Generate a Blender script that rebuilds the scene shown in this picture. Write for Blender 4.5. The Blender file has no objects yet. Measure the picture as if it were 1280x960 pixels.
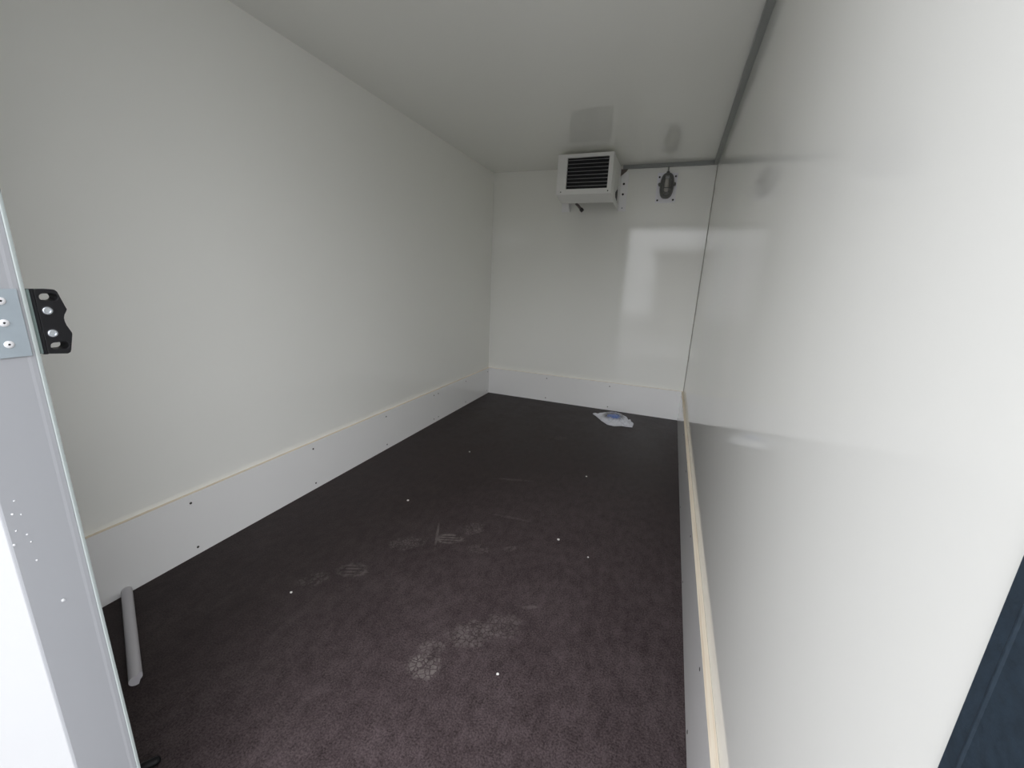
import bpy, bmesh, math, random
from mathutils import Vector, Matrix

S = bpy.context.scene
C = S.collection
PI = math.pi

# ------------------------------------------------------------------ room numbers (metres)
W, D, H = 1.7869, 3.5815, 2.0          # inside width, depth of the back wall, height
SK, ST = 0.2534, 0.0155                # plywood kick board height and thickness
XJ, YI, YO = 0.8556, 0.2615, 0.196     # door opening: left jamb x, inner and outer face of the rear wall
DT = 1.955                             # top of the door opening
TR = 0.0256                            # side of the square cable trunking
GZ = -0.55                             # yard outside

# ------------------------------------------------------------------ camera
cd = bpy.data.cameras.new('camera')
cd.sensor_fit = 'HORIZONTAL'; cd.sensor_width = 36.0
cd.lens = 507.15 / 1280 * 36.0
cd.clip_start = 0.01
cam = bpy.data.objects.new('camera', cd); C.objects.link(cam)
yaw, pit, rol = 0.3594, -0.2460, 0.0450
f_ = Vector((-math.sin(yaw)*math.cos(pit), math.cos(yaw)*math.cos(pit), math.sin(pit)))
r0 = Vector((math.cos(yaw), math.sin(yaw), 0)); u0 = r0.cross(f_)
r_ = math.cos(rol)*r0 + math.sin(rol)*u0; u_ = -math.sin(rol)*r0 + math.cos(rol)*u0
M = Matrix.Identity(4)
for i in range(3):
    M[i][0], M[i][1], M[i][2] = r_[i], u_[i], -f_[i]
M.translation = Vector((1.6011, 0.0, 1.0765))
cam.matrix_world = M
S.camera = cam

# ------------------------------------------------------------------ world: overcast daylight
wd = bpy.data.worlds.new('overcast_sky'); S.world = wd; wd.use_nodes = True
nt = wd.node_tree; nt.nodes.clear()
def wn(kind, **kw):
    n = nt.nodes.new(kind)
    for k, v in kw.items(): setattr(n, k, v)
    return n
wo = wn('ShaderNodeOutputWorld'); bg = wn('ShaderNodeBackground'); tc = wn('ShaderNodeTexCoord'); sx = wn('ShaderNodeSeparateXYZ')
nt.links.new(tc.outputs['Generated'], sx.inputs[0])
def sky_ramp(stops):                       # brightness against the sine of the elevation
    r = wn('ShaderNodeValToRGB'); cr = r.color_ramp
    while len(cr.elements) < len(stops): cr.elements.new(0.5)
    for e, (p, v) in zip(cr.elements, stops): e.position = p; e.color = (v*0.940, v*0.950, v*0.997, 1)
    nt.links.new(sx.outputs['Z'], r.inputs[0]); return r.outputs[0]
SKY_GAIN = 0.995
left = sky_ramp([(0.0, 0.26), (0.12, 0.31), (0.27, 0.53), (0.52, 0.86), (0.85, 0.70)])
mid = sky_ramp([(0.0, 0.72), (0.11, 0.95), (0.22, 2.05), (0.36, 1.90), (0.55, 1.10), (0.85, 0.75)])
right = sky_ramp([(0.0, 0.72), (0.12, 0.95), (0.25, 1.50), (0.55, 1.75), (0.85, 0.75)])
def wmath(op, a, b):
    n = wn('ShaderNodeMath', operation=op)
    for i, v in enumerate((a, b)):
        if isinstance(v, (int, float)): n.inputs[i].default_value = v
        else: nt.links.new(v, n.inputs[i])
    return n.outputs[0]
hz = wmath('SQRT', wmath('MAXIMUM', wmath('SUBTRACT', 1.0, wmath('MULTIPLY', sx.outputs['Z'], sx.outputs['Z'])), 1e-4), 0.0)
rr = wmath('DIVIDE', sx.outputs['X'], hz)
def wramp(a, b):
    n = wn('ShaderNodeMapRange', interpolation_type='SMOOTHSTEP'); n.inputs[1].default_value = a; n.inputs[2].default_value = b
    nt.links.new(rr, n.inputs[0]); return n.outputs[0]
def wmix(f, a, b):
    n = wn('ShaderNodeMix', data_type='RGBA'); nt.links.new(f, n.inputs[0]); nt.links.new(a, n.inputs[6]); nt.links.new(b, n.inputs[7]); return n.outputs[2]
sky = wmix(wramp(0.15, 0.55), wmix(wramp(-0.55, -0.15), left, mid), right)
nt.links.new(sky, bg.inputs['Color']); bg.inputs['Strength'].default_value = SKY_GAIN
nt.links.new(bg.outputs[0], wo.inputs[0])
# daylight portal filling the door opening (only steers the sampling of the sky)
pl = bpy.data.lights.new('door_daylight_portal', 'AREA'); pl.shape = 'RECTANGLE'
pl.size = W - XJ; pl.size_y = DT; pl.cycles.is_portal = True
po = bpy.data.objects.new('door_daylight_portal', pl); C.objects.link(po)
po.location = ((W + XJ)/2, YO + 0.005, DT/2); po.rotation_euler = (PI/2, 0, 0)

S.view_settings.view_transform = 'Standard'; S.view_settings.look = 'None'
S.view_settings.gamma = 1.0; S.view_settings.use_curve_mapping = False
S.view_settings.exposure = 2.07
S.cycles.max_bounces = 18; S.cycles.diffuse_bounces = 14; S.cycles.glossy_bounces = 6
S.cycles.sample_clamp_indirect = 6.0

# ------------------------------------------------------------------ materials
def mat(name, col, rough=0.5, metal=0.0, ior=1.5, bump=None, vary=None, wave=None, trans=0.0, alpha=1.0, spec=None):
    m = bpy.data.materials.new(name); m.use_nodes = True
    t = m.node_tree; b = t.nodes['Principled BSDF']
    b.inputs['Base Color'].default_value = (*col, 1); b.inputs['Roughness'].default_value = rough
    b.inputs['Metallic'].default_value = metal; b.inputs['IOR'].default_value = ior
    b.inputs['Transmission Weight'].default_value = trans; b.inputs['Alpha'].default_value = alpha
    if spec is not None: b.inputs['Specular IOR Level'].default_value = spec
    co = t.nodes.new('ShaderNodeTexCoord')
    if vary:                                   # (scale, amount)
        n = t.nodes.new('ShaderNodeTexNoise'); n.inputs['Scale'].default_value = vary[0]; n.inputs['Detail'].default_value = 5
        t.links.new(co.outputs['Object'], n.inputs['Vector'])
        mx = t.nodes.new('ShaderNodeMix'); mx.data_type = 'RGBA'
        k = vary[1]
        mx.inputs[6].default_value = (*[c*(1-k) for c in col], 1); mx.inputs[7].default_value = (*[min(1, c*(1+k)) for c in col], 1)
        t.links.new(n.outputs['Fac'], mx.inputs[0]); t.links.new(mx.outputs[2], b.inputs['Base Color'])
    last = None
    for bb in (bump, wave):                    # (scale, strength, distance)
        if not bb: continue
        n = t.nodes.new('ShaderNodeTexNoise'); n.inputs['Scale'].default_value = bb[0]; n.inputs['Detail'].default_value = 2
        t.links.new(co.outputs['Object'], n.inputs['Vector'])
        bp = t.nodes.new('ShaderNodeBump'); bp.inputs['Strength'].default_value = bb[1]; bp.inputs['Distance'].default_value = bb[2]
        t.links.new(n.outputs['Fac'], bp.inputs['Height'])
        if last: t.links.new(last.outputs[0], bp.inputs['Normal'])
        last = bp
    if last: t.links.new(last.outputs[0], b.inputs['Normal'])
    return m

WALLC = (0.940, 0.944, 0.900)
m_wall = mat('white_glassfibre_panel', WALLC, 0.075, bump=(260, 0.03, 0.0006), wave=(4.0, 0.05, 0.002))
m_ceil = mat('white_glassfibre_ceiling', WALLC, 0.025, ior=1.6)
m_kick = mat('white_faced_plywood', (0.935, 0.935, 0.925), 0.09, bump=(180, 0.05, 0.001))
m_out = mat('white_outer_skin', (0.37, 0.38, 0.385), 0.25)
m_jamb = mat('grey_door_profile', (0.25, 0.257, 0.268), 0.38, bump=(90, 0.08, 0.001))
m_trunk = mat('grey_plastic_trunking', (0.30, 0.315, 0.305), 0.4)
m_seal = mat('grey_sealant', (0.42, 0.41, 0.38), 0.5)
m_rubber = mat('blue_black_rubber', (0.020, 0.034, 0.050), 0.55, vary=(160, 0.5), bump=(300, 0.2, 0.001))
m_black = mat('black_plastic', (0.006, 0.006, 0.007), 0.45, spec=0.25)
m_dark = mat('black_inside', (0.006, 0.006, 0.008), 0.7)
m_zinc = mat('galvanised_steel', (0.30, 0.345, 0.375), 0.45, metal=0.5, vary=(60, 0.08))
m_bolt = mat('bright_zinc_bolt', (0.62, 0.66, 0.70), 0.3, metal=1.0)
m_rivet = mat('pale_aluminium_rivet', (0.55, 0.555, 0.56), 0.35, metal=0.1)
m_green = mat('grey_green_backing', (0.10, 0.135, 0.125), 0.5)
m_screw = mat('dark_screw_head', (0.05, 0.045, 0.04), 0.45, metal=0.3)
m_coolw = mat('white_powder_coat', (0.82, 0.82, 0.80), 0.35)
m_slat = mat('grey_louvre', (0.30, 0.30, 0.31), 0.4)
m_brkt = mat('white_bracket_steel', (0.93, 0.93, 0.94), 0.35)
m_bdark = mat('brown_grey_steel_arm', (0.14, 0.12, 0.11), 0.5)
m_pipe = mat('dark_drain_pipe', (0.03, 0.03, 0.03), 0.4)
m_lampb = mat('grey_cast_lamp_body', (0.15, 0.15, 0.143), 0.45)
m_lampp = mat('white_plastic_plate', (0.94, 0.94, 0.99), 0.35)
m_glass = mat('lamp_glass', (0.9, 0.9, 0.9), 0.12, trans=0.85, ior=1.45)
m_bulb = mat('frosted_bulb', (0.75, 0.70, 0.64), 0.4)
m_bar = mat('pale_grey_plastic', (0.55, 0.535, 0.56), 0.4)
m_lip = mat('pale_door_edge_strip', (0.31, 0.345, 0.335), 0.35)
m_blue = mat('blue_plastic', (0.012, 0.10, 0.42), 0.3)
m_crumb = mat('off_white_crumb', (0.80, 0.78, 0.74), 0.7)
m_water = mat('water', (0.80, 0.81, 0.82), 0.05, trans=0.5, ior=1.33)
m_asph = mat('grey_asphalt', (0.30, 0.295, 0.29), 0.85, vary=(14, 0.25), bump=(60, 0.3, 0.004))

def plastic_bag():
    m = bpy.data.materials.new('clear_plastic_film'); m.use_nodes = True
    t = m.node_tree; b = t.nodes['Principled BSDF']; out = t.nodes['Material Output']
    b.inputs['Base Color'].default_value = (0.88, 0.89, 0.95, 1); b.inputs['Roughness'].default_value = 0.13
    tr = t.nodes.new('ShaderNodeBsdfTransparent'); mx = t.nodes.new('ShaderNodeMixShader')
    # film pulled tight over the blue fitting is clear, the loose crumpled rest is milky
    gx = t.nodes.new('ShaderNodeTexCoord'); ds = t.nodes.new('ShaderNodeVectorMath'); ds.operation = 'DISTANCE'
    ds.inputs[1].default_value = (1.272, 3.315, 0.035); t.links.new(gx.outputs['Object'], ds.inputs[0])
    mr = t.nodes.new('ShaderNodeMapRange'); mr.inputs[1].default_value = 0.056; mr.inputs[2].default_value = 0.100
    mr.inputs[3].default_value = 0.10; mr.inputs[4].default_value = 0.82
    t.links.new(ds.outputs['Value'], mr.inputs[0]); t.links.new(mr.outputs[0], mx.inputs[0])
    t.links.new(tr.outputs[0], mx.inputs[1]); t.links.new(b.outputs[0], mx.inputs[2]); t.links.new(mx.outputs[0], out.inputs['Surface'])
    n = t.nodes.new('ShaderNodeTexNoise'); n.inputs['Scale'].default_value = 28; n.inputs['Detail'].default_value = 3
    co = t.nodes.new('ShaderNodeTexCoord'); t.links.new(co.outputs['Object'], n.inputs['Vector'])
    bp = t.nodes.new('ShaderNodeBump'); bp.inputs['Strength'].default_value = 0.7; bp.inputs['Distance'].default_value = 0.01
    t.links.new(n.outputs['Fac'], bp.inputs['Height']); t.links.new(bp.outputs[0], b.inputs['Normal'])
    return m
m_bag = plastic_bag()

def plywood():
    m = bpy.data.materials.new('raw_plywood_edge'); m.use_nodes = True
    t = m.node_tree; b = t.nodes['Principled BSDF']; b.inputs['Roughness'].default_value = 0.6
    co = t.nodes.new('ShaderNodeTexCoord'); mp = t.nodes.new('ShaderNodeMapping')
    mp.inputs['Scale'].default_value = (260, 4, 1) ; t.links.new(co.outputs['Object'], mp.inputs[0])
    n = t.nodes.new('ShaderNodeTexNoise'); n.inputs['Scale'].default_value = 1.0; n.inputs['Detail'].default_value = 3
    t.links.new(mp.outputs[0], n.inputs['Vector'])
    r = t.nodes.new('ShaderNodeValToRGB')
    r.color_ramp.elements[0].position = 0.25; r.color_ramp.elements[0].color = (0.72, 0.59, 0.43, 1)
    r.color_ramp.elements[1].position = 0.5; r.color_ramp.elements[1].color = (0.88, 0.79, 0.65, 1)
    t.links.new(n.outputs['Fac'], r.inputs[0])
    n2 = t.nodes.new('ShaderNodeTexNoise'); mp2 = t.nodes.new('ShaderNodeMapping'); mp2.inputs['Scale'].default_value = (150, 14, 150)
    t.links.new(co.outputs['Object'], mp2.inputs[0]); t.links.new(mp2.outputs[0], n2.inputs['Vector']); n2.inputs['Scale'].default_value = 1
    r2 = t.nodes.new('ShaderNodeValToRGB')
    r2.color_ramp.elements[0].position = 0.70; r2.color_ramp.elements[0].color = (1, 1, 1, 1)
    r2.color_ramp.elements[1].position = 0.76; r2.color_ramp.elements[1].color = (0.42, 0.28, 0.18, 1)
    t.links.new(n2.outputs['Fac'], r2.inputs[0])
    mx = t.nodes.new('ShaderNodeMix'); mx.data_type = 'RGBA'; mx.blend_type = 'MULTIPLY'; mx.inputs[0].default_value = 1
    t.links.new(r.outputs[0], mx.inputs[6]); t.links.new(r2.outputs[0], mx.inputs[7]); t.links.new(mx.outputs[2], b.inputs['Base Color'])
    return m
m_ply = plywood()

def floor_mat():
    m = bpy.data.materials.new('brown_antislip_plywood'); m.use_nodes = True
    t = m.node_tree; b = t.nodes['Principled BSDF']; L = t.links.new; N = t.nodes.new
    co = N('ShaderNodeTexCoord'); P = co.outputs['Object']
    def math_(op, a, b_=None, c=None):
        n = N('ShaderNodeMath'); n.operation = op
        for i, v in enumerate((a, b_, c)):
            if v is None: continue
            if isinstance(v, (int, float)): n.inputs[i].default_value = v
            else: L(v, n.inputs[i])
        return n.outputs[0]
    def noise(sc, det=3, rough=0.5, scale3=None):
        n = N('ShaderNodeTexNoise'); n.inputs['Scale'].default_value = sc; n.inputs['Detail'].default_value = det; n.inputs['Roughness'].default_value = rough
        if scale3:
            mp = N('ShaderNodeMapping'); mp.inputs['Scale'].default_value = scale3; L(P, mp.inputs[0]); L(mp.outputs[0], n.inputs['Vector'])
        else: L(P, n.inputs['Vector'])
        return n.outputs['Fac']
    def ramp(fac, a, b_):
        n = N('ShaderNodeMapRange'); n.inputs[1].default_value = a; n.inputs[2].default_value = b_; L(fac, n.inputs[0]); return n.outputs[0]
    def mix(fac, a, b_):
        n = N('ShaderNodeMix'); n.data_type = 'RGBA'
        L(fac, n.inputs[0])
        for k, v in ((6, a), (7, b_)):
            if isinstance(v, tuple): n.inputs[k].default_value = (*v, 1)
            else: L(v, n.inputs[k])
        return n.outputs[2]
    fine = noise(210, 4, 0.8); mid = noise(34, 5, 0.7, (1.0, 0.55, 1.0)); big = noise(5.5, 5, 0.65)
    mixed = math_('ADD', math_('MULTIPLY', fine, 0.74), math_('MULTIPLY', mid, 0.26))
    col = mix(ramp(mixed, 0.38, 0.62), FLOOR_A, FLOOR_B)
    dusty = ramp(math_('ADD', math_('MULTIPLY', big, 0.7), math_('MULTIPLY', noise(24, 5, 0.65), 0.3)), 0.44, 0.68)
    col = mix(math_('MULTIPLY', math_('MULTIPLY', dusty, ramp(mixed, 0.30, 0.62)), 0.55), col, FLOOR_D)
    # grey tone, lighter around the doorway, fading towards the left and the back
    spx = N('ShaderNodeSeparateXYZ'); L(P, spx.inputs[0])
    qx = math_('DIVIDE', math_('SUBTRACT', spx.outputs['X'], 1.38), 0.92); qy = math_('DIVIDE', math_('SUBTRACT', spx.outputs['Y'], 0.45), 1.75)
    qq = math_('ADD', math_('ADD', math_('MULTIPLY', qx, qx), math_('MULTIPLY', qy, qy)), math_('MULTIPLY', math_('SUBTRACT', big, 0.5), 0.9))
    near_door = ramp(qq, 1.15, 0.05)
    col = mix(math_('MULTIPLY', near_door, math_('MULTIPLY', ramp(mixed, 0.40, 0.59), math_('ADD', 0.66, math_('MULTIPLY', dusty, 0.5)))), col, FLOOR_W)
    # dried boot prints: soft ellipses filled with a tread of small cells
    vo = N('ShaderNodeTexVoronoi'); vo.feature = 'DISTANCE_TO_EDGE'; vo.inputs['Scale'].default_value = 62; L(P, vo.inputs['Vector'])
    tread = ramp(vo.outputs['Distance'], 0.05, 0.13)
    sep = N('ShaderNodeSeparateXYZ'); L(P, sep.inputs[0])
    wob = math_('MULTIPLY', math_('SUBTRACT', noise(26, 4, 0.7), 0.5), 2.6)
    total = None
    for cx, cy, ang, hx, hy, st, cells in PRINTS:
        dx = math_('SUBTRACT', sep.outputs['X'], cx); dy = math_('SUBTRACT', sep.outputs['Y'], cy)
        ca, sa = math.cos(ang), math.sin(ang)
        lx = math_('ADD', math_('MULTIPLY', dx, ca), math_('MULTIPLY', dy, sa))
        ly = math_('SUBTRACT', math_('MULTIPLY', dy, ca), math_('MULTIPLY', dx, sa))
        q = math_('ADD', math_('POWER', math_('ABSOLUTE', math_('DIVIDE', lx, hx)), 2.0), math_('POWER', math_('ABSOLUTE', math_('DIVIDE', ly, hy)), 2.0))
        mk = ramp(math_('ADD', q, wob), 1.15, 0.55)
        if cells == 1: mk = math_('MULTIPLY', mk, tread)
        if cells == 2:       # rim with bars across, as a heel leaves
            rim = ramp(math_('ABSOLUTE', math_('SUBTRACT', q, 0.72)), 0.26, 0.1)
            bars = ramp(math_('ABSOLUTE', math_('SINE', math_('MULTIPLY', ly, 190))), 0.55, 0.8)
            mk = math_('MULTIPLY', mk, math_('MAXIMUM', rim, bars))
        mk = math_('MULTIPLY', mk, st)
        total = mk if total is None else math_('MAXIMUM', total, mk)
    total = math_('MULTIPLY', math_('MULTIPLY', total, 0.85), ramp(mid, 0.34, 0.58))
    col = mix(total, col, (0.24, 0.215, 0.20))
    L(col, b.inputs['Base Color'])
    rg = math_('ADD', 0.40, math_('MULTIPLY', dusty, 0.16)); L(rg, b.inputs['Roughness'])
    b.inputs['Specular IOR Level'].default_value = 0.13
    bp = N('ShaderNodeBump'); bp.inputs['Strength'].default_value = 0.35; bp.inputs['Distance'].default_value = 0.0015
    L(mixed, bp.inputs['Height']); L(bp.outputs[0], b.inputs['Normal'])
    return m
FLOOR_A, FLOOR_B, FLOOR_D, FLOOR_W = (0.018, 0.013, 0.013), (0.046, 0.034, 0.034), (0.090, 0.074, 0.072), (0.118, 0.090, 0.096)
PRINTS = [  # x, y, angle, half sizes, strength, tread
    (1.072, 0.795, 0.9, 0.052, 0.046, 0.75, 1), (1.062, 0.852, 0.5, 0.040, 0.030, 0.40, 1),
    (1.150, 0.945, 0.6, 0.085, 0.050, 0.42, 1), (1.225, 1.010, 0.3, 0.070, 0.050, 0.30, 1),
    (0.845, 1.340, 0.35, 0.060, 0.036, 0.60, 2), (0.785, 1.335, 2.02, 0.095, 0.006, 0.45, 0),
    (0.905, 1.450, 1.1, 0.055, 0.040, 0.35, 1), (0.700, 1.240, 0.6, 0.080, 0.045, 0.28, 1),
    (0.990, 1.330, 0.2, 0.050, 0.030, 0.28, 1), (1.105, 1.385, 0.9, 0.030, 0.018, 0.40, 0),
    (0.610, 1.020, 0.4, 0.060, 0.040, 0.30, 2), (0.900, 1.960, 0.3, 0.110, 0.012, 0.22, 0),
    (1.020, 1.600, 0.1, 0.100, 0.010, 0.22, 0), (0.960, 2.700, 0.5, 0.060, 0.040, 0.20, 1),
    (1.280, 1.120, 0.5, 0.030, 0.008, 0.40, 0), (0.52, 0.93, 0.9, 0.055, 0.035, 0.20, 1),
]
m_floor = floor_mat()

# ------------------------------------------------------------------ mesh helpers
def box(bm, lo, hi, mi=0):
    vs = [bm.verts.new((x, y, z)) for x in (lo[0], hi[0]) for y in (lo[1], hi[1]) for z in (lo[2], hi[2])]
    for q in ((0,1,3,2), (4,6,7,5), (0,4,5,1), (2,3,7,6), (0,2,6,4), (1,5,7,3)):
        fc = bm.faces.new([vs[i] for i in q]); fc.material_index = mi
    return vs
def prism(bm, pts, axis, a, b):
    """extrude the 2-D outline pts along axis from a to b"""
    def P(p, v):
        if axis == 0: return (v, p[0], p[1])
        if axis == 1: return (p[0], v, p[1])
        return (p[0], p[1], v)
    A = [bm.verts.new(P(p, a)) for p in pts]; B = [bm.verts.new(P(p, b)) for p in pts]
    n = len(pts)
    bm.faces.new(A); bm.faces.new(B[::-1])
    for i in range(n): bm.faces.new((A[i], B[i], B[(i+1) % n], A[(i+1) % n]))
def lathe(bm, prof, origin, ax, seg=24):
    """profile [(radius, height)] spun about direction ax"""
    ax = Vector(ax).normalized(); o = Vector(origin)
    t1 = ax.orthogonal().normalized(); t2 = ax.cross(t1)
    rings = []
    for r, h in prof:
        if r < 1e-7: rings.append([bm.verts.new(o + ax*h)])
        else: rings.append([bm.verts.new(o + ax*h + (t1*math.cos(2*PI*k/seg) + t2*math.sin(2*PI*k/seg))*r) for k in range(seg)])
    for a, b in zip(rings, rings[1:]):
        for k in range(seg):
            k2 = (k+1) % seg
            if len(a) == 1 and len(b) == 1: continue
            if len(a) == 1: bm.faces.new((a[0], b[k], b[k2]))
            elif len(b) == 1: bm.faces.new((a[k], b[0], a[k2]))
            else: bm.faces.new((a[k], b[k], b[k2], a[k2]))
    if len(rings[0]) > 1: bm.faces.new(rings[0])
    if len(rings[-1]) > 1: bm.faces.new(rings[-1])
def tube(bm, pts, r, seg=12):
    pts = [Vector(p) for p in pts]; rings = []
    ref = None
    for i, p in enumerate(pts):
        d = (pts[min(i+1, len(pts)-1)] - pts[max(i-1, 0)]).normalized()
        if ref is None: ref = d.orthogonal().normalized()
        ref = (ref - d*ref.dot(d)).normalized(); o2 = d.cross(ref)
        rr = r[i] if isinstance(r, (list, tuple)) else r
        rings.append([bm.verts.new(p + (ref*math.cos(2*PI*k/seg) + o2*math.sin(2*PI*k/seg))*rr) for k in range(seg)])
    for a, b in zip(rings, rings[1:]):
        for k in range(seg): bm.faces.new((a[k], b[k], b[(k+1) % seg], a[(k+1) % seg]))
    bm.faces.new(rings[0]); bm.faces.new(rings[-1])
def obj(name, bm, m, parent=None, bevel=0.0, smooth=False, seg=2):
    bmesh.ops.recalc_face_normals(bm, faces=bm.faces)
    me = bpy.data.meshes.new(name); bm.to_mesh(me); bm.free()
    o = bpy.data.objects.new(name, me); C.objects.link(o)
    for x in (m if isinstance(m, (list, tuple)) else [m]): me.materials.append(x)
    if parent is not None:
        o.parent = parent; o.matrix_parent_inverse = Matrix.Translation(-world_loc(parent))
    if smooth:
        for p in me.polygons: p.use_smooth = True
        me.set_sharp_from_angle(angle=math.radians(40))
    if bevel:
        md = o.modifiers.new('bevel', 'BEVEL'); md.width = bevel; md.segments = seg; md.limit_method = 'ANGLE'
        md.angle_limit = math.radians(35)
    return o
def world_loc(o):
    v = Vector(o.location)
    while o.parent is not None:
        o = o.parent; v += o.location if False else Vector((0, 0, 0))
    return v
def bx(name, lo, hi, m, parent=None, bevel=0.0):
    bm = bmesh.new(); box(bm, lo, hi); return obj(name, bm, m, parent, bevel)
def tag(o, label, cat, group=None):
    o['label'] = label; o['category'] = cat
    if group: o['group'] = group
    return o
def empty(name, loc, label, cat, group=None):
    o = bpy.data.objects.new(name, None); C.objects.link(o); o.location = loc; o.empty_display_size = 0.05
    return tag(o, label, cat, group)
def struct(o, label=None, cat=None):
    o['kind'] = 'structure'
    if label: o['label'] = label
    if cat: o['category'] = cat
    return o

# ------------------------------------------------------------------ the box body (setting)
T = 0.045
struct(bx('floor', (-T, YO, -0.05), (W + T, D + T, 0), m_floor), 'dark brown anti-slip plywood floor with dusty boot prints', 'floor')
struct(bx('wall_left', (-T, YO, 0), (0, D, H), m_wall), 'long glossy white panel wall on the left side', 'wall')
struct(bx('wall_right', (W, YI, 0), (W + T, D, H), m_wall), 'glossy white panel wall close on the right side', 'wall')
struct(bx('wall_back', (-T, D, 0), (W + T, D + T, H), m_wall), 'white end wall carrying the cooler and the lamp', 'wall')
struct(bx('ceiling', (-T, YO, H), (W + T, D + T, H + T), m_ceil), 'glossy pale ceiling panel reflecting the cooler', 'ceiling')
# rear wall with the door opening: left panel and lintel, outer skin white
bm = bmesh.new()
box(bm, (0, YO, 0), (XJ - 0.004, YI - 0.001, H)); box(bm, (XJ - 0.004, YO, DT), (W, YI - 0.001, H))
struct(obj('wall_rear', bm, m_out), 'bright white outer face of the rear wall left of the door opening', 'wall')
# jamb: pressed grey profile lining the left edge of the opening, with a bead along its inner edge
bm = bmesh.new()
yi, yo = YI, YO - 0.002
prof = [(XJ - 0.004, yo), (XJ - 0.0025, yo), (XJ - 0.001, yo + 0.0008), (XJ, yo + 0.0025), (XJ, yi - 0.012), (XJ + 0.0004, yi - 0.009),
        (XJ + 0.0004, yi - 0.0042), (XJ - 0.004, yi - 0.0042)]
prism(bm, prof, 2, 0.0, DT)
jamb = struct(obj('trim_1', bm, m_jamb, bevel=0.0004), 'grey metal door jamb running top to bottom at the left', 'door jamb')
bm = bmesh.new()
prism(bm, [(XJ - 0.004, yi - 0.0041), (XJ + 0.0004, yi - 0.0041), (XJ + 0.0014, yi - 0.0032), (XJ + 0.0014, yi - 0.0014), (XJ + 0.0008, yi), (XJ - 0.004, yi)], 2, 0.0, DT)
lip = obj('edge_strip', bm, m_lip, jamb, smooth=True); lip['label'] = 'pale strip along the inner edge of the jamb'
# right side: black rubber door seal on the end of the right wall
bm = bmesh.new()
sp = [(W - 0.002, YI + 0.0025), (W - 0.002, YI - 0.0065), (W - 0.0025, YI - 0.0075), (W - 0.0025, YI - 0.0085), (W - 0.002, YI - 0.010),
      (W - 0.001, 0.10), (W + 0.04, 0.10), (W + 0.04, YI - 0.0005), (W + 0.0005, YI - 0.0005), (W - 0.0002, YI + 0.0025)]
prism(bm, sp, 2, -0.05, H)
struct(obj('trim_2', bm, m_rubber), 'blue-black rubber door seal at the lower right edge', 'door seal')

# silicone bead in the far right corner
bm = bmesh.new(); prism(bm, [(W, D - 0.004), (W, D), (W - 0.004, D)], 2, SK, H - TR)
struct(obj('trim_3', bm, m_seal), 'thin grey sealant bead in the far right corner', 'sealant')

# kick boards
def kick(name, pts, axis, screws, n, label):
    """white faced plywood board, raw ply showing along its top edge"""
    bm = bmesh.new(); lo, hi = pts
    box(bm, lo, hi)
    for fc in bm.faces:
        if all(abs(v.co.z - hi[2]) < 1e-6 for v in fc.verts): fc.material_index = 1
    o = struct(obj(name, bm, [m_kick, m_ply]), label, 'kick board')
    for p in screws:
        b2 = bmesh.new(); lathe(b2, [(0.0046, -0.0004), (0.0046, 0.0006), (0.0030, 0.0013), (0.0016, 0.0010), (0.0, 0.0008)], p, n, 12)
        obj('screw', b2, m_screw, o, smooth=True)
    return o
Z1, Z2 = 0.2195, 0.031
kick('baseboard_left', ((0.0005, YI + 0.002, 0.001), (ST, D - ST - 0.001, SK)), 1,
     [(ST, y, z) for y in (0.852, 1.422, 1.993, 2.555, 2.618, 3.076, 3.526) for z in (Z1, Z2)], (1, 0, 0),
     'white plywood kick board along the left wall with seven screw pairs')
kick('baseboard_back', ((0.0005, D - ST, 0.001), (W - 0.0005, D - 0.0005, SK)), 0,
     [(x, D - ST, z) for x in (0.605, 1.184) for z in (Z1, Z2)], (0, -1, 0),
     'white plywood kick board along the back wall under the cooler')
kick('baseboard_right', ((W - ST, YI + 0.03, 0.001), (W - 0.0005, D - ST - 0.001, SK)), 1,
     [(W - ST, y, z) for y in (0.878, 1.440, 2.010, 2.560, 3.100, 3.530) for z in (Z1, 0.026)], (-1, 0, 0),
     'white plywood kick board along the right wall with pale raw edge')

# ------------------------------------------------------------------ cable trunking in the ceiling corner
def trunking(name, p, axis, a, b, label):
    """square duct with a snap-on lid; p outline in the plane across it"""
    bm = bmesh.new(); prism(bm, p, axis, a, b)
    return tag(obj(name, bm, m_trunk, bevel=0.0012), label, 'cable trunking')
E1 = 0.0005
back = [(D - E1, H - E1), (D - TR, H - E1), (D - TR, H - TR + 0.007), (D - TR + 0.001, H - TR + 0.0065), (D - TR + 0.001, H - TR + 0.0055),
        (D - TR, H - TR + 0.005), (D - TR, H - TR), (D - E1, H - TR)]
trunking('cable_trunking', back, 0, 1.112, W - TR - 0.001, 'short grey cable trunking across the back wall above the lamp')
right = [(W - E1, H - E1), (W - TR, H - E1), (W - TR, H - TR + 0.007), (W - TR + 0.001, H - TR + 0.0065), (W - TR + 0.001, H - TR + 0.0055),
         (W - TR, H - TR + 0.005), (W - TR, H - TR), (W - E1, H - TR)]
trunking('cable_trunking', right, 1, YI + 0.003, D - E1, 'long grey cable trunking between the ceiling and the right wall')

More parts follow.
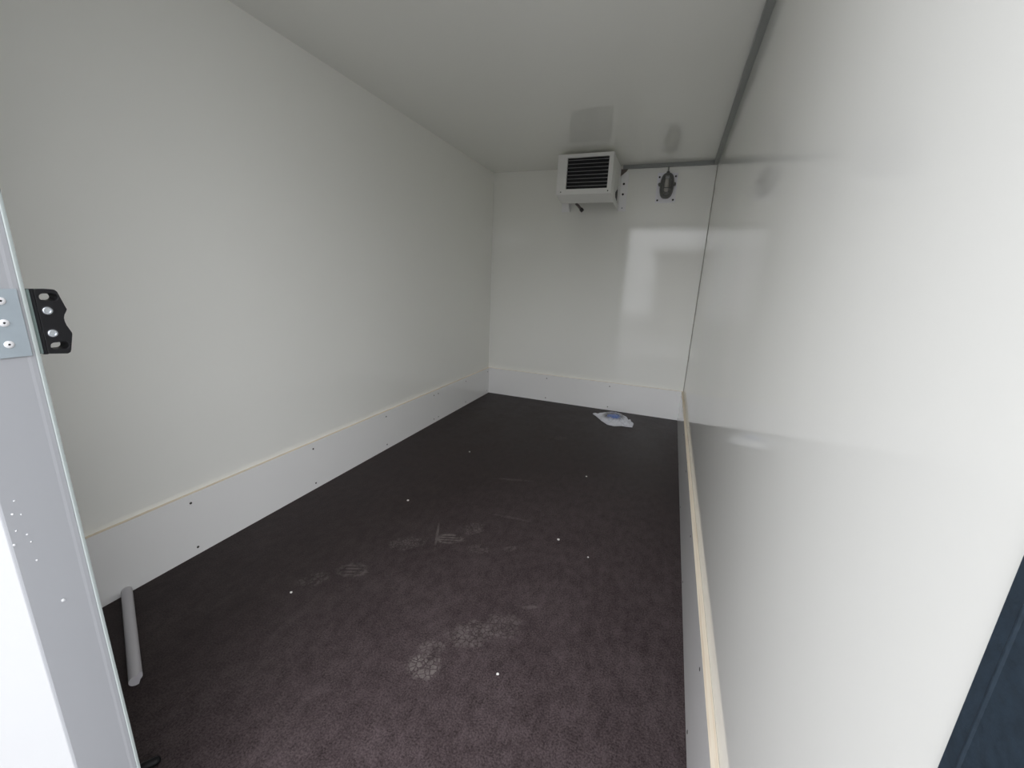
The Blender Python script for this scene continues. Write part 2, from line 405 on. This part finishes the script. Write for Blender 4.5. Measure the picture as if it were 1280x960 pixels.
# ------------------------------------------------------------------ evaporator cooler
X0, X1, YF = 0.708, 1.104, 3.113
ZT, ZB = 1.975, 1.709
cool = empty('evaporator_cooler', (0, 0, 0), 'white box-shaped cooling unit with black louvred front under the ceiling', 'cooling unit')
bm = bmesh.new()
prism(bm, [(YF + 0.018, ZT), (YF + 0.018, ZB), (3.282, 1.680), (3.287, 1.683), (3.287, 1.738), (3.425, 1.800), (3.435, 1.860), (3.4685, ZT)], 0, X0, X1)
obj('casing', bm, m_coolw, cool, bevel=0.0025)
bm = bmesh.new()
prism(bm, [(3.24, 1.6885), (3.30, 1.674), (3.44, 1.668), (3.50, 1.672), (3.512, 1.690), (3.500, 1.706), (3.40, 1.716), (3.335, 1.727), (3.318, 1.740), (3.318, 1.765),
           (3.345, 1.800), (3.462, 1.828), (3.437, 1.860), (3.455, 1.92), (3.30, 1.92), (3.24, 1.80)], 0, X1 + 0.0002, X1 + 0.0022)
obj('side_plate', bm, m_coolw, cool, bevel=0.0006)
bx('opening_shade_fill', (X0 + 0.03, 3.2875, 1.716), (X1 - 0.001, 3.44, 1.799), m_dark, cool)  # added black filler; the side opening's shade is put into its colour
GX0, GX1, GZ0, GZ1 = 0.779, 1.074, 1.746, 1.951
bm = bmesh.new()
# front plate with the grille opening cut out of it
o_ = [(X0, ZB), (X1, ZB), (X1, ZT), (X0, ZT)]; i_ = [(GX0, GZ0), (GX1, GZ0), (GX1, GZ1), (GX0, GZ1)]
rings = []
for y in (YF, YF + 0.0185):
    rings.append(([bm.verts.new((x, y, z)) for x, z in o_], [bm.verts.new((x, y, z)) for x, z in i_]))
for k in range(4):
    k2 = (k+1) % 4
    (oa, ia), (ob, ib) = rings
    bm.faces.new((oa[k], oa[k2], ia[k2], ia[k])); bm.faces.new((ob[k], ob[k2], ib[k2], ib[k]))
    bm.faces.new((oa[k], oa[k2], ob[k2], ob[k])); bm.faces.new((ia[k], ia[k2], ib[k2], ib[k]))
obj('front_panel', bm, m_coolw, cool, bevel=0.002)
bx('grille_backing', (GX0 - 0.0, YF + 0.0165, GZ0), (GX1, YF + 0.0182, GZ1), m_dark, cool)
NS = 8
for k in range(NS):
    z = GZ0 + (k + 0.75) * (GZ1 - GZ0) / (NS + 0.5)
    bm = bmesh.new()
    prism(bm, [(YF + 0.001, z - 0.0022), (YF + 0.001, z + 0.0006), (YF + 0.016, z + 0.0062), (YF + 0.016, z + 0.0046)], 0, GX0, GX1)
    obj('slat', bm, m_slat, cool)
for x, z in ((X0 + 0.035, ZB + 0.018), (X1 - 0.022, ZB + 0.018)):
    bm = bmesh.new(); lathe(bm, [(0.0045, -0.0005), (0.0045, 0.001), (0.0028, 0.002), (0, 0.0018)], (x, YF, z), (0, -1, 0), 12)
    obj('screw', bm, m_screw, cool, smooth=True)
# wall brackets: upright strip against the wall and a folded arm reaching to the casing
for side, (xa, xb) in enumerate(((0.636, 0.708), (1.104, 1.160))):
    bm = bmesh.new()
    box(bm, (xa, D - 0.005, 1.667), (xb, D - 0.0005, 1.955 if side else 1.735))
    br = obj('bracket', bm, m_brkt, cool, bevel=0.001)
    xi = xb if side == 0 else xa
    bm = bmesh.new()
    prism(bm, [(D - 0.004, 1.955), (D - 0.004, 1.667), (D - 0.02, 1.667), (D - 0.06, 1.70), (3.46, 1.80), (3.44, 1.955)], 0, xi - 0.002, xi + 0.002)
    obj('bracket_arm', bm, m_brkt, br)
    if side:
        bm = bmesh.new()
        prism(bm, [(xa - 0.004, 1.958), (xb - 0.002, 1.958), (xb - 0.014, 1.940), (xa - 0.004, 1.905)], 1, D - 0.075, D - 0.071)
        obj('gusset', bm, m_bdark, br)
    for z in ((1.868, 1.792) if side else ()):
        bm = bmesh.new(); lathe(bm, [(0.0085, -0.0005), (0.0085, 0.004), (0.006, 0.0055), (0, 0.0055)], ((xa + xb)/2 - 0.004, D - 0.005, z), (0, -1, 0), 6)
        obj('bolt', bm, m_dark, br)
    if side:
        bm = bmesh.new(); lathe(bm, [(0.005, -0.0005), (0.005, 0.001), (0, 0.0012)], ((xa + xb)/2, D - 0.005, 1.690), (0, -1, 0), 12)
        obj('rivet', bm, m_zinc, br)
bm = bmesh.new(); tube(bm, [(0.795, 3.40, 1.700), (0.815, 3.40, 1.684), (0.845, 3.40, 1.652)], 0.010)
dp = obj('drain_pipe', bm, m_bdark, cool, smooth=True)
bm = bmesh.new(); tube(bm, [(0.838, 3.40, 1.660), (0.853, 3.40, 1.643)], 0.0145)
obj('pipe_end', bm, m_pipe, dp, smooth=True)

# ------------------------------------------------------------------ bulkhead lamp
lamp = empty('bulkhead_lamp', (0, 0, 0), 'oval grey caged bulkhead lamp on the white back wall', 'lamp')
LX, LZ = 1.452, 1.840
bm = bmesh.new()
prism(bm, [(1.379, 1.722), (1.525, 1.722), (1.522, 1.932), (1.377, 1.938)], 1, D - 0.006, D - 0.0005)
plate = obj('mounting_plate', bm, m_lampp, lamp, bevel=0.001)
for x, z in ((1.392, 1.906), (1.508, 1.908), (1.394, 1.741), (1.508, 1.742)):
    bm = bmesh.new(); lathe(bm, [(0.0068, -0.0005), (0.0068, 0.002), (0.004, 0.0035), (0, 0.003)], (x, D - 0.006, z), (0, -1, 0), 12)
    obj('screw', bm, m_dark, plate, smooth=True)
def oval(a, b, n=40):
    """stadium-like oval, a half width, b half height"""
    return [(LX + a*math.copysign(abs(math.cos(t))**0.72, math.cos(t)), LZ + b*math.copysign(abs(math.sin(t))**0.80, math.sin(t))) for t in [2*PI*k/n for k in range(n)]]
def loft(bm, rings_, cap0=True, cap1=True):
    R = [[bm.verts.new((x, y, z)) for x, z in pts] for pts, y in rings_]
    n = len(R[0])
    for a, b in zip(R, R[1:]):
        for k in range(n): bm.faces.new((a[k], a[(k+1) % n], b[(k+1) % n], b[k]))
    if cap0: bm.faces.new(R[0])
    if cap1: bm.faces.new(R[-1])
y0 = D - 0.006
bm = bmesh.new()
loft(bm, [(oval(0.050, 0.090), y0), (oval(0.050, 0.090), y0 - 0.022), (oval(0.046, 0.086), y0 - 0.030), (oval(0.034, 0.074), y0 - 0.030), (oval(0.034, 0.074), y0 - 0.024)])
body = obj('housing', bm, m_lampb, lamp, smooth=True)
for sx_ in (-1, 1):                                 # clamp lugs at the sides
    bm = bmesh.new(); lathe(bm, [(0.011, -0.012), (0.011, 0.012), (0.007, 0.016), (0, 0.016)], (LX + sx_*0.054, y0 - 0.016, LZ + 0.010), (0, -1, 0), 12)
    obj('clamp_lug', bm, m_lampb, body, smooth=True)
bm = bmesh.new()
loft(bm, [(oval(0.0335, 0.0735), y0 - 0.0245), (oval(0.033, 0.073), y0 - 0.034), (oval(0.027, 0.066), y0 - 0.050), (oval(0.015, 0.050), y0 - 0.058), (oval(0.004, 0.03), y0 - 0.060)])
obj('glass_dome', bm, m_glass, lamp, smooth=True)
bm = bmesh.new(); tube(bm, [(LX, y0 - 0.036, LZ - 0.045), (LX, y0 - 0.036, LZ - 0.035), (LX, y0 - 0.036, LZ + 0.01), (LX, y0 - 0.036, LZ + 0.04)], [0.008, 0.014, 0.014, 0.011])
obj('bulb', bm, m_bulb, lamp, smooth=True)
bm = bmesh.new()                                    # guard: oval rim, two long bars and one cross bar
ov = oval(0.036, 0.076); tube(bm, [(x, y0 - 0.033, z) for x, z in ov + ov[:1]], 0.0045, 8)
for xx in (-0.020, 0.020):
    tube(bm, [(LX + xx, y0 - 0.033, LZ - 0.064), (LX + xx, y0 - 0.056, LZ - 0.050), (LX + xx, y0 - 0.064, LZ), (LX + xx, y0 - 0.056, LZ + 0.050), (LX + xx, y0 - 0.033, LZ + 0.064)], 0.0035, 8)
tube(bm, [(LX - 0.036, y0 - 0.033, LZ - 0.022), (LX - 0.02, y0 - 0.060, LZ - 0.022), (LX + 0.02, y0 - 0.060, LZ - 0.022), (LX + 0.036, y0 - 0.033, LZ - 0.022)], 0.0028, 8)
obj('wire_guard', bm, m_lampb, lamp, smooth=True)
bm = bmesh.new(); lathe(bm, [(0.012, 0), (0.012, 0.014), (0.008, 0.018), (0, 0.018)], (LX - 0.002, y0 - 0.014, LZ + 0.084), (0, 0, 1), 12)
obj('cable_gland', bm, m_lampb, body, smooth=True)
bm = bmesh.new(); tube(bm, [(LX - 0.002, y0 - 0.012, LZ + 0.095), (LX - 0.003, D - 0.013, H - TR + 0.004)], 0.0055)
obj('cable', bm, m_trunk, lamp, smooth=True)

# ------------------------------------------------------------------ latch keeper on the jamb
keep = empty('latch_keeper', (0, 0, 0), 'black slotted latch keeper bolted to a riveted steel plate on the left jamb', 'latch keeper')
bm = bmesh.new(); box(bm, (XJ + 0.0003, YO + 0.010, 0.9600), (XJ + 0.0022, 0.2543, 1.0422))
plt = obj('riveted_plate', bm, m_zinc, keep, bevel=0.0003); plt['label'] = 'galvanised steel plate with pale rivets'
for y, z in ((0.2387, 1.0282), (0.2371, 1.0022), (0.2368, 0.9762), (0.213, 1.0282), (0.213, 0.9762)):
    bm = bmesh.new(); lathe(bm, [(0.0045, -0.0003), (0.0045, 0.0008), (0.0036, 0.0016), (0.0014, 0.0018), (0.0012, 0.0006), (0, 0.0006)], (XJ + 0.0022, y, z), (1, 0, 0), 16)
    rv = obj('rivet', bm, m_rivet, plt, smooth=True)
    # mandrel hole left dark
    me = rv.data; me.materials.append(m_dark)
    for p in me.polygons:
        c = p.center
        if math.hypot(c.y - y, c.z - z) < 0.00125: p.material_index = 1
bm = bmesh.new(); box(bm, (XJ - 0.0035, YI + 0.0006, 0.9605), (XJ - 0.0015, 0.272, 1.0418))
obj('backing_strip', bm, m_green, keep)
# keeper block: outline in the y-z plane with two slots
def slot(cy, cz, L_, h, n=10):
    r = h/2; a = L_/2 - r
    return [(cy + a + r*math.cos(t), cz + r*math.sin(t)) for t in [-PI/2 + PI*k/n for k in range(n+1)]] + \
           [(cy - a + r*math.cos(t), cz + r*math.sin(t)) for t in [PI/2 + PI*k/n for k in range(n+1)]]
outline = [(0.2690, 1.0415), (0.2865, 1.0415), (0.2885, 1.0408), (0.2905, 1.0385), (0.2955, 1.0180), (0.2962, 1.0160), (0.2950, 1.0130), (0.2925, 1.0085), (0.2915, 1.0045),
           (0.2916, 1.0000), (0.2925, 0.9950), (0.2945, 0.9895), (0.2962, 0.9845), (0.2960, 0.9820), (0.2918, 0.9625), (0.2905, 0.9590), (0.2876, 0.9575), (0.2690, 0.9600)]
s1 = slot(0.2812, 1.0318, 0.0172, 0.0092); s2 = slot(0.2816, 0.9690, 0.0176, 0.0092)
def holed(bm, outl, holes, xa, xb):
    """plate with holes: fill the face between the loops, then give it thickness"""
    edges = []
    for lp in [outl] + holes:
        vs = [bm.verts.new((xb, y, z)) for y, z in lp]
        edges += [bm.edges.new((vs[i], vs[(i+1) % len(vs)])) for i in range(len(vs))]
    bmesh.ops.triangle_fill(bm, use_beauty=True, use_dissolve=False, edges=edges)
    r = bmesh.ops.extrude_face_region(bm, geom=bm.faces[:])
    for v in r['geom']:
        if isinstance(v, bmesh.types.BMVert): v.co.x = xa
bm = bmesh.new(); holed(bm, outline, [s1, s2], XJ - 0.022, XJ)
kb = obj('keeper_block', bm, m_black, keep, bevel=0.0007); kb['label'] = 'black plastic keeper with a notch and two slots'
bm = bmesh.new(); prism(bm, [(XJ - 0.006, 0.2655), (XJ - 0.0012, 0.2655), (XJ + 0.0008, 0.2665), (XJ + 0.0008, 0.2680), (XJ, 0.2692), (XJ - 0.006, 0.2692)], 2, 0.9595, 1.0420)
obj('keeper_lip', bm, m_black, kb)
for y, z in ((0.2772, 1.0148), (0.2773, 0.9858)):
    bm = bmesh.new(); lathe(bm, [(0.0062, -0.0004), (0.0062, 0.0002), (0.0056, 0.0005), (0, 0.0006)], (XJ, y + 0.0008, z), (1, 0, 0), 20)
    obj('bolt_recess', bm, m_dark, kb, smooth=True)
    bm = bmesh.new(); lathe(bm, [(0.0046, 0), (0.0050, 0.0006), (0.0047, 0.0016), (0.0036, 0.0021), (0.0028, 0.0019), (0.0024, 0.0008), (0, 0.0008)], (XJ, y, z), (1, 0, 0), 20)
    obj('bolt', bm, m_bolt, kb, smooth=True)

# ------------------------------------------------------------------ water drops on the jamb
random.seed(4)
drop = None
for k, (y, z, r) in enumerate([(0.2077, 0.7797, 1.0), (0.2033, 0.7631, 1.2), (0.2102, 0.7589, 0.8), (0.2023, 0.7397, 0.9), (0.1977, 0.7222, 1.3),
                               (0.2105, 0.7294, 1.0), (0.2121, 0.7176, 0.9), (0.2125, 0.6893, 1.1), (0.2259, 0.6145, 1.9)]):
    if drop is None:
        bm = bmesh.new(); lathe(bm, [(0.0010, 0.0), (0.00095, 0.0004), (0.0007, 0.0007), (0.0003, 0.00085), (0, 0.0009)], (0, 0, 0), (1, 0, 0), 12)
        o = drop = obj('water_drop', bm, m_water, smooth=True)
    else:
        o = drop.copy(); C.objects.link(o)
    o.location = (XJ + 0.0001, y, z); o.scale = (1.1*r, 1.1*r, 1.3*r)
    tag(o, 'tiny clear water drop clinging to the grey door jamb', 'water drop', 'water drops on the door jamb')
o['label'] = 'lowest and largest clear water drop on the grey door jamb'

# ------------------------------------------------------------------ loose things on the floor
# pale plastic bar lying from the left kick board towards the door
a = Vector((0.020, 0.622, 0)); b = Vector((0.412, 0.447, 0)); d = (b - a).normalized(); n = Vector((-d.y, d.x, 0))
bm = bmesh.new()
sec = [(0.0145*math.cos(t), 0.0147 + 0.0145*math.sin(t)) for t in [2*PI*k/20 for k in range(20)]]
A = [bm.verts.new(a + n*q + Vector((0, 0, h))) for q, h in sec]
B = [bm.verts.new(b + n*q + d*(-0.012 if q > 0.006 else 0.0) + Vector((0, 0, h))) for q, h in sec]
bm.faces.new(A); bm.faces.new(B)
for k in range(20): bm.faces.new((A[k], A[(k+1) % 20], B[(k+1) % 20], B[k]))
tag(obj('plastic_bar', bm, m_bar, smooth=True), 'short pale grey round bar lying on the floor against the left kick board', 'bar')

# black rubber stop by the jamb foot, cut by the picture's lower edge
bm = bmesh.new(); lathe(bm, [(0.006, 0.0), (0.009, 0.002), (0.009, 0.040), (0.0075, 0.045), (0.004, 0.048), (0, 0.0485)], (0.640, 0.322, 0.0092), (0.55, 0.83, 0), 16)
tag(obj('rubber_stop', bm, m_black, smooth=True), 'small shiny black rubber stop on the floor at the jamb foot', 'stopper')

# clear bag with a blue coil in it
bag_out = [(1.087, 3.386), (1.130, 3.325), (1.185, 3.235), (1.245, 3.160), (1.300, 3.150), (1.355, 3.185), (1.400, 3.185), (1.436, 3.190), (1.440, 3.245),
           (1.405, 3.330), (1.350, 3.410), (1.300, 3.465), (1.240, 3.455), (1.165, 3.420)]
ctr = Vector((1.275, 3.335))
random.seed(11)
bm = bmesh.new(); NR = 9; rings = []
for j in range(NR):
    s = 1 - j/NR; ring = []
    for k in range(len(bag_out)*3):
        i = k//3; fr = (k % 3)/3
        p = Vector(bag_out[i]).lerp(Vector(bag_out[(i+1) % len(bag_out)]), fr)
        q = ctr.lerp(p, s)
        dd = (q - Vector((1.272, 3.325))).length
        h = 0.004 + 0.042*math.exp(-(dd/0.100)**2)*(1 if j else 0) + 0.014*(1 - s)**0.6 + (random.uniform(-0.006, 0.008) if 0 < j else random.uniform(0, 0.004))
        if j == 0 and 6*3 <= k <= 9*3: h += 0.006 + random.uniform(0, 0.008)
        ring.append(bm.verts.new((q.x, q.y, max(0.002, h))))
    rings.append(ring)
nn = len(rings[0])
for r1, r2 in zip(rings, rings[1:]):
    for k in range(nn): bm.faces.new((r1[k], r1[(k+1) % nn], r2[(k+1) % nn], r2[k]))
top = bm.verts.new((ctr.x, ctr.y, 0.052))
for k in range(nn): bm.faces.new((rings[-1][k], rings[-1][(k+1) % nn], top))
low = [bm.verts.new((v.co.x, v.co.y, 0.0012)) for v in rings[0]]
for k in range(nn): bm.faces.new((rings[0][k], rings[0][(k+1) % nn], low[(k+1) % nn], low[k]))
bg_o = obj('plastic_bag', bm, m_bag, smooth=False)
tag(bg_o, 'crumpled clear plastic bag on the floor near the back wall', 'plastic bag')
bm = bmesh.new()
coil = []
for k in range(90):
    t = k/89*2*PI*3.2
    coil.append((1.272 + 0.050*math.cos(t), 3.315 + 0.050*math.sin(t), 0.010 + 0.022*k/89))
tube(bm, coil, 0.006, 8)
lathe(bm, [(0.040, 0.0), (0.043, 0.004), (0.043, 0.026), (0.034, 0.036), (0, 0.038)], (1.272, 3.315, 0.003), (0, 0, 1), 24)
tag(obj('blue_fitting', bm, m_blue, smooth=True), 'round blue plastic fitting inside the clear bag', 'fitting')

# crumbs of filler
def crumb(x, y, r, sd, label):
    random.seed(sd); bm = bmesh.new(); bmesh.ops.create_icosphere(bm, subdivisions=2, radius=r)
    for v in bm.verts:
        v.co *= random.uniform(0.85, 1.1); v.co.z *= 0.55
    lo = min(v.co.z for v in bm.verts)
    for v in bm.verts: v.co += Vector((x, y, -lo))
    tag(obj('crumb', bm, m_crumb, smooth=True), label, 'crumb', 'pale crumbs scattered on the floor')
crumb(1.2767, 0.8525, 0.0042, 1, 'largest round white crumb, nearest the door on the brown floor')
crumb(0.5017, 0.8460, 0.0044, 2, 'pale crumb on the floor nearest the left kick board')
crumb(1.2742, 1.5285, 0.0058, 3, 'pale crumb in the middle of the floor towards the right')
crumb(1.2687, 2.1797, 0.0052, 4, 'pale crumb on the floor, the one closest to the plastic bag')
crumb(0.5056, 1.5212, 0.0055, 5, 'pale crumb on the left half of the floor beyond the boot prints')
crumb(1.4155, 1.4656, 0.0038, 6, 'smallest pale crumb, nearest the right kick board')
crumb(0.5074, 2.1884, 0.0045, 7, 'pale crumb farthest back on the left half of the floor')

# ------------------------------------------------------------------ yard outside the door
struct(bx('ground', (-14, -22, GZ - 0.1), (14, YO - 0.05, GZ), m_asph), 'grey asphalt yard outside the door', 'ground')

def reflection_block():  # added unseen block, shapes the soft reflection on the back wall
    bm = bmesh.new()
    box(bm, (0.95, -12.0, GZ), (9.0, -8.0, 2.2)); box(bm, (0.80, -12.1, 2.2), (9.15, -7.85, 2.36))
    return struct(obj('wall_reflection_block', bm, m_reflblock), 'added grey block behind the viewer, unseen, shaping the back wall reflection', 'wall')
m_reflblock = mat('grey_reflection_block', (0.36, 0.34, 0.32), 0.8, vary=(9, 0.3))
reflection_block()
